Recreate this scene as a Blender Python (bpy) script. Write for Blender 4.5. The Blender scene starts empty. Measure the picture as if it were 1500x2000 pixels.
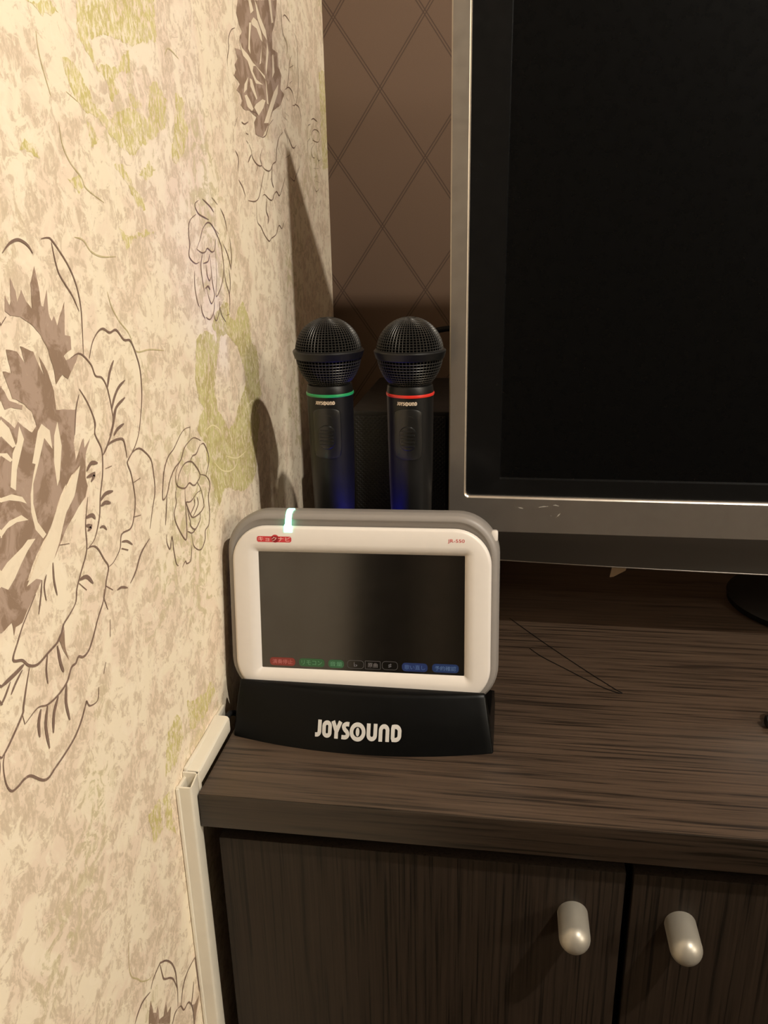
import bpy, bmesh, math, random
from mathutils import Vector, Matrix
from mathutils.geometry import tessellate_polygon

# ---------------------------------------------------------------- camera, light, exposure
SC = bpy.context.scene
COL = SC.collection
SC.view_settings.view_transform = 'Standard'
SC.view_settings.look = 'None'
SC.view_settings.exposure = 0.0
SC.view_settings.gamma = 1.0
SC.view_settings.use_curve_mapping = False

YAW, PITCH, ROLL = (math.radians(a) for a in (-8.62, 18.9, -1.147))
fwd = Vector((math.sin(YAW) * math.cos(PITCH), math.cos(YAW) * math.cos(PITCH), -math.sin(PITCH)))
rt = fwd.cross(Vector((0, 0, 1))).normalized()
up = rt.cross(fwd)
r2 = rt * math.cos(ROLL) + up * math.sin(ROLL)
u2 = -rt * math.sin(ROLL) + up * math.cos(ROLL)
cam_data = bpy.data.cameras.new('camera')
cam = bpy.data.objects.new('camera', cam_data)
COL.objects.link(cam)
M = Matrix.Identity(4)
for i in range(3):
    M[i][0], M[i][1], M[i][2] = r2[i], u2[i], -fwd[i]
M[0][3], M[1][3], M[2][3] = 0.211, -0.441, 0.36
cam.matrix_world = M
cam_data.sensor_fit = 'VERTICAL'
cam_data.sensor_height = 36.0
cam_data.lens = 1600.0 / 2000.0 * 36.0
cam_data.clip_start = 0.01
SC.camera = cam

world = bpy.data.worlds.new('world')
SC.world = world
world.use_nodes = True
world.node_tree.nodes['Background'].inputs[0].default_value = (1.0, 0.8, 0.6, 1)
world.node_tree.nodes['Background'].inputs[1].default_value = 0.01

def lamp(name, loc, energy, color, radius, target, cone, blend):
    d = bpy.data.lights.new(name, 'SPOT')
    d.energy = energy; d.color = color; d.shadow_soft_size = radius
    d.spot_size = math.radians(cone); d.spot_blend = blend
    o = bpy.data.objects.new(name, d); COL.objects.link(o)
    o.location = loc
    o.rotation_euler = (Vector(target) - Vector(loc)).to_track_quat('-Z', 'Y').to_euler()
    return o
WARM = (1.0, 0.93, 0.82)
# the recessed downlight in the ceiling in front of the television, and an added fill lamp, with no fixture, that lifts the shadows
lamp('ceiling_downlight_lamp', (0.855, -0.48, 1.205), 58, WARM, 0.018, (0.40, -0.1, 0.0), 140, 0.5)
pd = bpy.data.lights.new('added_fill_lamp', 'POINT')  # added fill lamp, only there to brighten ceiling and shadows
pd.energy = 44; pd.color = WARM; pd.shadow_soft_size = 0.08
po = bpy.data.objects.new('added_fill_lamp', pd); COL.objects.link(po); po.location = (1.95, -1.1, 0.95)

# ---------------------------------------------------------------- helpers
def link(name, mesh, mat=None, parent=None, loc=None):
    o = bpy.data.objects.new(name, mesh)
    COL.objects.link(o)
    if mat is not None and not mesh.materials:
        mesh.materials.append(mat)
    if parent is not None:
        o.parent = parent
    if loc is not None:
        o.location = loc
    return o
def tag(o, label, cat, group=None):
    o['label'] = label; o['category'] = cat
    if group: o['group'] = group
    return o
def struct(o):
    o['kind'] = 'structure'
    return o
def thing(name, label, cat, loc=(0, 0, 0), group=None):
    o = bpy.data.objects.new(name, None); COL.objects.link(o)
    o.location = loc; o.empty_display_size = 0.02
    return tag(o, label, cat, group)
def bm_mesh(bm, name, smooth=False, recalc=True):
    if recalc:
        bmesh.ops.recalc_face_normals(bm, faces=bm.faces)
    me = bpy.data.meshes.new(name)
    bm.to_mesh(me); bm.free()
    if smooth:
        for p in me.polygons: p.use_smooth = True
    return me
def add_box(bm, lo, hi):
    vs = [bm.verts.new((x, y, z)) for x in (lo[0], hi[0]) for y in (lo[1], hi[1]) for z in (lo[2], hi[2])]
    for f in ((0, 1, 3, 2), (4, 6, 7, 5), (0, 4, 5, 1), (2, 3, 7, 6), (0, 2, 6, 4), (1, 5, 7, 3)):
        bm.faces.new([vs[i] for i in f])
def box_mesh(name, lo, hi, bevel=0.0, seg=2):
    bm = bmesh.new(); add_box(bm, lo, hi)
    if bevel:
        bmesh.ops.bevel(bm, geom=list(bm.edges), offset=bevel, segments=seg, profile=0.5, affect='EDGES')
    me = bm_mesh(bm, name)
    if bevel:
        for p in me.polygons: p.use_smooth = True
        smooth_angle(me)
    return me
def smooth_angle(me, ang=0.6):
    for p in me.polygons: p.use_smooth = True
    try:
        me.set_sharp_from_angle(angle=ang)
    except Exception:
        pass
def loft(bm, loops, cap0=True, cap1=True, closed=True):
    L = [[bm.verts.new(p) for p in lp] for lp in loops]
    n = len(L[0])
    for a, b in zip(L[:-1], L[1:]):
        for i in range(n if closed else n - 1):
            j = (i + 1) % n
            bm.faces.new((a[i], a[j], b[j], b[i]))
    if cap0: bm.faces.new(L[0][::-1])
    if cap1: bm.faces.new(L[-1])
    return L
def lathe_mesh(name, prof, seg=48, cap=True, smooth=True):
    bm = bmesh.new()
    loops = [[(r * math.cos(2 * math.pi * k / seg), r * math.sin(2 * math.pi * k / seg), z) for k in range(seg)] for r, z in prof]
    loft(bm, loops, cap, cap)
    me = bm_mesh(bm, name)
    if smooth: smooth_angle(me)
    return me
def rrect(x0, x1, z0, z1, r, n=8):
    pts = []
    for cx, cz, a0 in ((x1 - r, z1 - r, 0), (x0 + r, z1 - r, 90), (x0 + r, z0 + r, 180), (x1 - r, z0 + r, 270)):
        for k in range(n + 1):
            a = math.radians(a0 + 90 * k / n)
            pts.append((cx + r * math.cos(a), cz + r * math.sin(a)))
    return pts
def catmull(pts, sub=5):
    if len(pts) < 3: return list(pts)
    out = []
    P = [pts[0]] + list(pts) + [pts[-1]]
    for i in range(1, len(P) - 2):
        p0, p1, p2, p3 = (Vector(q) for q in P[i - 1:i + 3])
        for k in range(sub):
            t = k / sub
            out.append(tuple(0.5 * ((2 * p1) + (p2 - p0) * t + (2 * p0 - 5 * p1 + 4 * p2 - p3) * t * t + (3 * p1 - p0 - 3 * p2 + p3) * t ** 3)))
    out.append(tuple(pts[-1]))
    return out
def ribbon(pts, w, taper=0.35, closed=False):
    """2D ribbon: returns vertex list and quads"""
    n = len(pts); L = []; R = []
    for i in range(n):
        if closed:
            a, b = Vector(pts[i - 1]), Vector(pts[(i + 1) % n])
        else:
            a, b = Vector(pts[max(i - 1, 0)]), Vector(pts[min(i + 1, n - 1)])
        d = b - a
        if d.length < 1e-9: d = Vector((1, 0))
        d.normalize(); nrm = Vector((-d.y, d.x))
        t = i / (n - 1)
        k = w / 2 * (1 if closed or not taper else (taper + (1 - taper) * min(1, 4 * t, 4 * (1 - t))))
        if not closed and 0 < i < n - 1:
            d1 = (Vector(pts[i]) - a).normalized(); d2 = (b - Vector(pts[i])).normalized()
            c = max(0.5, math.sqrt(max(0.0, (1 + d1.dot(d2)) / 2)))
            k /= c
        p = Vector(pts[i]); L.append(p + nrm * k); R.append(p - nrm * k)
    vs = [tuple(v) for v in L + R]
    m = n if closed else n - 1
    fs = [(i, (i + 1) % n, n + (i + 1) % n, n + i) for i in range(m)]
    return vs, fs
def flat_mesh(name, parts, mp):
    """parts: list of (2D verts, faces); mp maps a 2D point into 3D"""
    V = []; F = []
    for vs, fs in parts:
        o = len(V); V += [mp(v) for v in vs]; F += [tuple(o + i for i in f) for f in fs]
    me = bpy.data.meshes.new(name); me.from_pydata(V, [], F); me.update()
    return me
def poly_part(*rings):
    """2D polygon with optional holes"""
    flat = [p for r in rings for p in r]
    tri = tessellate_polygon([[Vector((p[0], p[1], 0)) for p in r] for r in rings])
    return flat, [tuple(t) for t in tri]
def tube_mesh(name, pts, r, seg=8, sub=6):
    P = [Vector(p) for p in catmull(pts, sub)]
    bm = bmesh.new(); loops = []
    prev = None
    for i, p in enumerate(P):
        d = (P[min(i + 1, len(P) - 1)] - P[max(i - 1, 0)]).normalized()
        ref = prev if prev is not None else (Vector((0, 0, 1)) if abs(d.z) < 0.9 else Vector((1, 0, 0)))
        a = (ref - d * ref.dot(d)).normalized(); prev = a
        b = d.cross(a)
        loops.append([tuple(p + a * r * math.cos(2 * math.pi * k / seg) + b * r * math.sin(2 * math.pi * k / seg)) for k in range(seg)])
    loft(bm, loops)
    return bm_mesh(bm, name, smooth=True)
def text_part(body, size):
    """a line of lettering as 2D verts / faces, centred at the origin"""
    c = bpy.data.curves.new('lettering', 'FONT'); c.body = body; c.size = size
    c.align_x = 'CENTER'; c.align_y = 'CENTER'; c.resolution_u = 3
    o = bpy.data.objects.new('lettering', c); COL.objects.link(o)
    dg = bpy.context.evaluated_depsgraph_get()
    me = bpy.data.meshes.new_from_object(o.evaluated_get(dg))
    vs = [(v.co.x, v.co.y) for v in me.vertices]; fs = [tuple(p.vertices) for p in me.polygons]
    bpy.data.objects.remove(o); bpy.data.curves.remove(c); bpy.data.meshes.remove(me)
    return vs, fs
def fit(part, x0, x1, y0, y1):
    vs, fs = part
    if not vs: return part
    a0, a1 = min(v[0] for v in vs), max(v[0] for v in vs); b0, b1 = min(v[1] for v in vs), max(v[1] for v in vs)
    return [(x0 + (v[0] - a0) / (a1 - a0) * (x1 - x0), y0 + (v[1] - b0) / (b1 - b0) * (y1 - y0)) for v in vs], fs

# ---------------------------------------------------------------- node materials
class NB:
    def __init__(self, name):
        self.m = bpy.data.materials.new(name); self.m.use_nodes = True
        self.t = self.m.node_tree; self.N = self.t.nodes
        self.b = self.N['Principled BSDF']
    def n(self, kind, **kw):
        x = self.N.new(kind)
        for k, v in kw.items(): setattr(x, k, v)
        return x
    def put(self, sock, val):
        if hasattr(val, 'links') or isinstance(val, bpy.types.NodeSocket): self.t.links.new(val, sock)
        else: sock.default_value = val
    def coord(self, scale=(1, 1, 1), loc=(0, 0, 0), rot=(0, 0, 0)):
        tc = self.n('ShaderNodeTexCoord'); mp = self.n('ShaderNodeMapping')
        self.put(mp.inputs['Vector'], tc.outputs['Object'])
        mp.inputs['Scale'].default_value = scale; mp.inputs['Location'].default_value = loc; mp.inputs['Rotation'].default_value = rot
        return mp.outputs[0]
    def noise(self, vec, scale, detail=4, rough=0.55, dist=0.0):
        x = self.n('ShaderNodeTexNoise')
        self.put(x.inputs['Vector'], vec)
        x.inputs['Scale'].default_value = scale; x.inputs['Detail'].default_value = detail
        x.inputs['Roughness'].default_value = rough; x.inputs['Distortion'].default_value = dist
        return x.outputs['Fac']
    def ramp(self, fac, stops):
        x = self.n('ShaderNodeValToRGB'); self.put(x.inputs[0], fac)
        e = x.color_ramp.elements
        while len(e) < len(stops): e.new(0.5)
        for el, (p, c) in zip(e, stops):
            el.position = p; el.color = (c, c, c, 1) if isinstance(c, (int, float)) else (*c, 1)
        return x.outputs[0]
    def math(self, op, a, b=None, c=None, clamp=False):
        x = self.n('ShaderNodeMath', operation=op, use_clamp=clamp)
        for i, v in enumerate((a, b, c)):
            if v is not None: self.put(x.inputs[i], v)
        return x.outputs[0]
    def mix(self, fac, a, b):
        x = self.n('ShaderNodeMix', data_type='RGBA')
        self.put(x.inputs[0], fac)
        self.put(x.inputs[6], a if not isinstance(a, tuple) else (*a, 1)); self.put(x.inputs[7], b if not isinstance(b, tuple) else (*b, 1))
        return x.outputs[2]
    def bump(self, h, strength=0.2, dist=0.001):
        x = self.n('ShaderNodeBump'); self.put(x.inputs['Height'], h)
        x.inputs['Strength'].default_value = strength; x.inputs['Distance'].default_value = dist
        self.put(self.b.inputs['Normal'], x.outputs[0])
    def out(self, color=None, rough=None, metal=None, spec=None):
        if color is not None: self.put(self.b.inputs['Base Color'], color if not isinstance(color, tuple) else (*color, 1))
        if rough is not None: self.put(self.b.inputs['Roughness'], rough)
        if metal is not None: self.put(self.b.inputs['Metallic'], metal)
        if spec is not None: self.put(self.b.inputs['Specular IOR Level'], spec)
        return self.m
def plain(name, col, rough=0.5, metal=0.0, spec=0.5, grain=0.06, scale=120):
    nb = NB(name)
    f = nb.noise(nb.coord(), scale, 3)
    k = nb.ramp(f, [(0.3, 1 - grain), (0.7, 1 + 0.0)])
    c = nb.n('ShaderNodeMix', data_type='RGBA', blend_type='MULTIPLY')
    c.inputs[0].default_value = 1.0; c.inputs[6].default_value = (*col, 1); nb.put(c.inputs[7], k)
    rr = nb.math('MULTIPLY_ADD', f, 0.1, rough - 0.05)
    return nb.out(c.outputs[2], rr, metal, spec)
def emitter(name, col, strength, base=(0, 0, 0)):
    nb = NB(name)
    nb.out(base, 0.4)
    nb.b.inputs['Emission Color'].default_value = (*col, 1); nb.b.inputs['Emission Strength'].default_value = strength
    return nb.m

CREAM_C, PINK_C, TAUPE_C = (0.93, 0.81, 0.62), (0.88, 0.72, 0.56), (0.66, 0.53, 0.385)
def paper_base(nb):
    v = nb.coord()
    warp = nb.noise(v, 16, 2)
    n1 = nb.noise(v, 84, 8, 0.70, 0.8)
    n2 = nb.noise(v, 26, 4, 0.6, 0.6)
    n3 = nb.noise(nb.coord(scale=(1, 1.5, 0.8), loc=(3, 5, 1)), 230, 5, 0.7, 0.4)
    pink = nb.ramp(n2, [(0.44, 0.0), (0.56, 1.0)])
    c = nb.mix(pink, CREAM_C, PINK_C)
    s = nb.math('ADD', nb.math('MULTIPLY', n1, 0.7), nb.math('MULTIPLY', n2, 0.3))
    t = nb.ramp(s, [(0.490, 0.0), (0.515, 0.75), (0.62, 1.0)])
    t2 = nb.math('MULTIPLY', t, nb.ramp(n3, [(0.38, 0.10), (0.52, 1.0)]))
    c = nb.mix(t2, c, TAUPE_C)
    light = nb.math('MULTIPLY', nb.ramp(nb.noise(nb.coord(loc=(9, 2, 4)), 70, 6, 0.65, 0.9), [(0.56, 0.0), (0.60, 0.8)]), 0.9)
    c = nb.mix(light, c, (0.95, 0.83, 0.65))
    olive = nb.math('MULTIPLY', nb.ramp(nb.noise(nb.coord(loc=(1, 7, 8)), 9, 2), [(0.54, 0.0), (0.66, 1.0)]), nb.ramp(n1, [(0.50, 0.0), (0.55, 0.55)]))
    c = nb.mix(olive, c, (0.60, 0.53, 0.27))
    return c, n1, n3
def paper_mat(name, ink=None, lo=0.3, hi=0.5, fmax=1.0, fmin=0.0, ink2=None):
    nb = NB(name)
    c, n1, n3 = paper_base(nb)
    if ink is not None:
        inkc = ink
        if ink2 is not None:
            inkc = nb.mix(nb.ramp(nb.noise(nb.coord(loc=(2, 2, 2)), 55, 5, 0.65, 0.6), [(0.46, 0.0), (0.54, 1.0)]), ink, ink2)
        c = nb.mix(nb.ramp(n3, [(lo, fmin), (hi, fmax)]), c, inkc)
    nb.bump(nb.noise(nb.coord(), 900, 2), 0.12, 0.0004)
    return nb.out(c, 0.62, 0.0, 0.3)
M_PAPER = paper_mat('floral_wallpaper')
M_INK = paper_mat('wallpaper_ink_line', (0.20, 0.125, 0.095), 0.2, 0.45, 0.95, 0.7)
M_INKFILL = paper_mat('wallpaper_ink_fill', (0.45, 0.325, 0.25), 0.25, 0.42, 1.0, 0.82, (0.31, 0.21, 0.145))
M_GREEN = paper_mat('wallpaper_green_wash', (0.63, 0.57, 0.25), 0.40, 0.52, 0.95, 0.20, (0.52, 0.44, 0.18))
M_GREENSOFT = paper_mat('wallpaper_green_speckle', (0.60, 0.52, 0.20), 0.43, 0.55, 0.95, 0.06, (0.68, 0.60, 0.26))
M_GREENLINE = paper_mat('wallpaper_green_line', (0.50, 0.42, 0.20), 0.3, 0.5, 0.8, 0.4)
M_PALE = paper_mat('wallpaper_pale_line', (0.86, 0.76, 0.46), 0.1, 0.2, 0.9, 0.7)
M_PETAL = paper_mat('wallpaper_petal_fill', (0.90, 0.77, 0.58), 0.35, 0.6, 0.95, 0.6)

def diamond_mat():
    nb = NB('diamond_wallpaper')
    tc = nb.n('ShaderNodeTexCoord'); sp = nb.n('ShaderNodeSeparateXYZ'); nb.put(sp.inputs[0], tc.outputs['Object'])
    x = nb.math('DIVIDE', nb.math('SUBTRACT', sp.outputs[0], 0.0628), 0.1012)
    z = nb.math('DIVIDE', nb.math('SUBTRACT', sp.outputs[2], 0.4385), 0.1455)
    m = None
    for s in (nb.math('ADD', x, z), nb.math('SUBTRACT', x, z)):
        f = nb.math('ABSOLUTE', nb.math('SUBTRACT', nb.math('FRACT', s), 0.5))   # 0 on the line
        a = nb.math('ABSOLUTE', nb.math('SUBTRACT', f, 0.017))
        l = nb.math('SUBTRACT', 1.0, nb.math('DIVIDE', a, 0.012), clamp=True)
        m = l if m is None else nb.math('MAXIMUM', m, l)
    fine = nb.noise(nb.coord(scale=(1, 1, 3)), 600, 2)
    base = nb.mix(fine, (0.112, 0.071, 0.047), (0.138, 0.087, 0.058))
    c = nb.mix(nb.math('MULTIPLY', m, 0.85), base, (0.040, 0.023, 0.016))
    nb.bump(nb.math('SUBTRACT', nb.math('MULTIPLY', fine, 0.15), m), 0.12, 0.0005)
    return nb.out(c, 0.6, 0.0, 0.25)
M_DIAMOND = diamond_mat()

def wood_mat(name, axis, dark, light, rough=0.36, spec=0.5):
    nb = NB(name)
    s1 = {'x': (2.0, 95, 95), 'z': (170, 170, 2.0)}[axis]
    s2 = {'x': (6, 240, 240), 'z': (260, 260, 5)}[axis]
    a = nb.noise(nb.coord(scale=s1), 3.2, 5, 0.62, 0.35)
    b = nb.noise(nb.coord(scale=s2, loc=(4, 4, 4)), 2.2, 3, 0.6, 0.2)
    f = nb.math('ADD', nb.math('MULTIPLY', a, 0.65), nb.math('MULTIPLY', b, 0.35))
    k = nb.ramp(f, [(0.40, 0.0), (0.475, 0.62), (0.60, 1.0)])
    c = nb.mix(k, dark, light)
    nb.bump(f, 0.15, 0.0004)
    return nb.out(c, nb.math('MULTIPLY_ADD', b, 0.15, rough - 0.06), 0.0, spec)
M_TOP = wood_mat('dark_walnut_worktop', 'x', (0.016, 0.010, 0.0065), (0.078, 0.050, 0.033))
M_EDGE = wood_mat('dark_walnut_shaded_front', 'x', (0.007, 0.005, 0.003), (0.032, 0.021, 0.0138))  # darker copy of the worktop wood, shade of the front put into colour
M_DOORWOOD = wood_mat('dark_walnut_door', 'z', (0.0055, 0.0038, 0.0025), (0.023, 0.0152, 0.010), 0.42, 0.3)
M_CARCASS = plain('black_carcass', (0.006, 0.005, 0.005), 0.7, 0, 0.2)
M_KNOB = plain('satin_nickel_knob', (0.40, 0.37, 0.315), 0.40, 0.5, 0.4, 0.03)
M_TRUNK = plain('cream_pvc_trunking', (0.72, 0.665, 0.555), 0.32, 0, 0.5, 0.03)
M_TRUNKIN = plain('shaded_pvc_inside', (0.30, 0.26, 0.21), 0.6, 0, 0.3, 0.03)  # darker copy of the trunking PVC, shade of the hollow put into colour
M_BLACK = plain('black_plastic', (0.0050, 0.0049, 0.0048), 0.40, 0, 0.35)
M_BLACKSATIN = plain('black_cradle_plastic', (0.0020, 0.0021, 0.0021), 0.36, 0, 0.14, 0.1)
M_RUBBER = plain('black_rubber', (0.005, 0.005, 0.005), 0.6, 0, 0.25)
M_FOAM = plain('black_foam', (0.0015, 0.0015, 0.0015), 0.9, 0, 0.05)
M_SWITCH = plain('black_gloss_switch', (0.009, 0.009, 0.0085), 0.30, 0, 0.55)
M_WIRE = plain('black_steel_mesh', (0.050, 0.047, 0.043), 0.38, 0.6, 0.4)
M_SILVER = plain('silver_grey_bezel', (0.41, 0.37, 0.325), 0.34, 0.85, 0.5, 0.04)
M_LIP = plain('shaded_lower_bezel', (0.09, 0.08, 0.068), 0.45, 0.4, 0.4, 0.04)  # darkened colour stands for the shade on the downward-facing slope
M_CHROME = plain('bright_trim', (0.75, 0.68, 0.60), 0.22, 0.9, 0.5, 0.02)
M_GLOSS = plain('gloss_black_bezel', (0.0045, 0.0045, 0.0045), 0.25, 0, 0.35)
M_TVSCREEN = plain('matte_black_screen', (0.0022, 0.0022, 0.0022), 0.28, 0, 0.16, 0.0)
M_SHELL = plain('grey_tablet_shell', (0.245, 0.222, 0.203), 0.42, 0, 0.4, 0.02)
M_WHITE = plain('white_tablet_face', (0.70, 0.65, 0.60), 0.38, 0, 0.45, 0.02)
M_GLASS = plain('dark_touch_screen', (0.0015, 0.0016, 0.0017), 0.16, 0, 0.9, 0.0)
M_GLASS.node_tree.nodes['Principled BSDF'].inputs['Coat Weight'].default_value = 0.8
M_GLASS.node_tree.nodes['Principled BSDF'].inputs['Coat Roughness'].default_value = 0.14
M_RED = plain('red_print', (0.55, 0.04, 0.05), 0.5)
M_GREY = plain('pale_grey_print', (0.55, 0.53, 0.50), 0.5)
M_MICPRINT = plain('cream_print', (0.62, 0.50, 0.38), 0.5)
M_GREENBAND = plain('green_plastic_band', (0.02, 0.30, 0.10), 0.3)
M_REDBAND = plain('red_plastic_band', (0.62, 0.03, 0.02), 0.3)
M_BEIGE = plain('beige_card', (0.60, 0.44, 0.28), 0.6)
M_SCUFF = plain('pale_scuff', (0.42, 0.38, 0.33), 0.7, 0, 0.2, 0.4, 2000)

# ---------------------------------------------------------------- the room
XR, YF, YB, ZC, ZF = 2.5, -2.7, 0.57, 1.26, -0.85
M_ROOM = plain('plain_beige_wall', (0.55, 0.44, 0.32), 0.7, 0, 0.2)
M_CEIL = plain('off_white_ceiling', (0.86, 0.80, 0.70), 0.8, 0, 0.2)
M_RIGHT = plain('cream_side_wall', (0.84, 0.76, 0.63), 0.7, 0, 0.2)
M_REAR = plain('dark_brown_rear_wall', (0.10, 0.075, 0.055), 0.7, 0, 0.2)
M_CARPET = plain('brown_carpet', (0.07, 0.045, 0.03), 0.9, 0, 0.1, 0.3, 400)
M_DOOR = wood_mat('added_dark_door', 'z', (0.02, 0.013, 0.009), (0.05, 0.034, 0.022), 0.5, 0.3)
YD = -0.43                                                    # the left wall ends here at an added door that darkens the tablet reflection
wall_left = struct(link('wall_left', box_mesh('wall_left', (-0.1, YD, ZF), (0, YB, ZC)), M_PAPER))
struct(link('wall_left_end', box_mesh('wall_left_end', (-0.1, YF, ZF), (0, YD - 0.9, ZC)), M_ROOM))
struct(link('wall_left_lintel', box_mesh('wall_left_lintel', (-0.1, YD - 0.9, 1.14), (0, YD, ZC)), M_ROOM))
door = struct(link('added_door_1', box_mesh('added_door_1', (-0.06, YD - 0.86, ZF), (-0.02, YD - 0.04, 1.10), 0.002), M_DOOR))  # unseen door, added so the bright wall ends in the screen reflection
link('added_door_handle', tube_mesh('added_door_handle', [(-0.02, YD - 0.12, 0.25), (0.03, YD - 0.12, 0.25), (0.035, YD - 0.16, 0.25), (0.035, YD - 0.24, 0.25)], 0.008), M_KNOB, door)
for k, (y0, y1, z0, z1) in enumerate(((YD - 0.04, YD, ZF, 1.14), (YD - 0.9, YD - 0.86, ZF, 1.14), (YD - 0.86, YD - 0.04, 1.10, 1.14))):
    struct(link('trim_%d' % (k + 1), box_mesh('added_door_trim', (-0.1, y0, z0), (0.012, y1, z1), 0.002), M_DOOR))
struct(link('wall_back', box_mesh('wall_back', (-0.1, YB, ZF), (XR + 0.1, YB + 0.1, ZC)), M_DIAMOND))
struct(link('wall_right', box_mesh('wall_right', (XR, YF, ZF), (XR + 0.1, YB, ZC)), M_RIGHT))
struct(link('wall_front', box_mesh('wall_front', (-0.1, YF - 0.1, ZF), (XR + 0.1, YF, ZC)), M_REAR))
struct(link('floor', box_mesh('floor', (-0.1, YF - 0.1, ZF - 0.1), (XR + 0.1, YB + 0.1, ZF)), M_CARPET))
struct(link('ceiling', box_mesh('ceiling', (-0.1, YF - 0.1, ZC), (XR + 0.1, YB + 0.1, ZC + 0.1)), M_CEIL))

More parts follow.
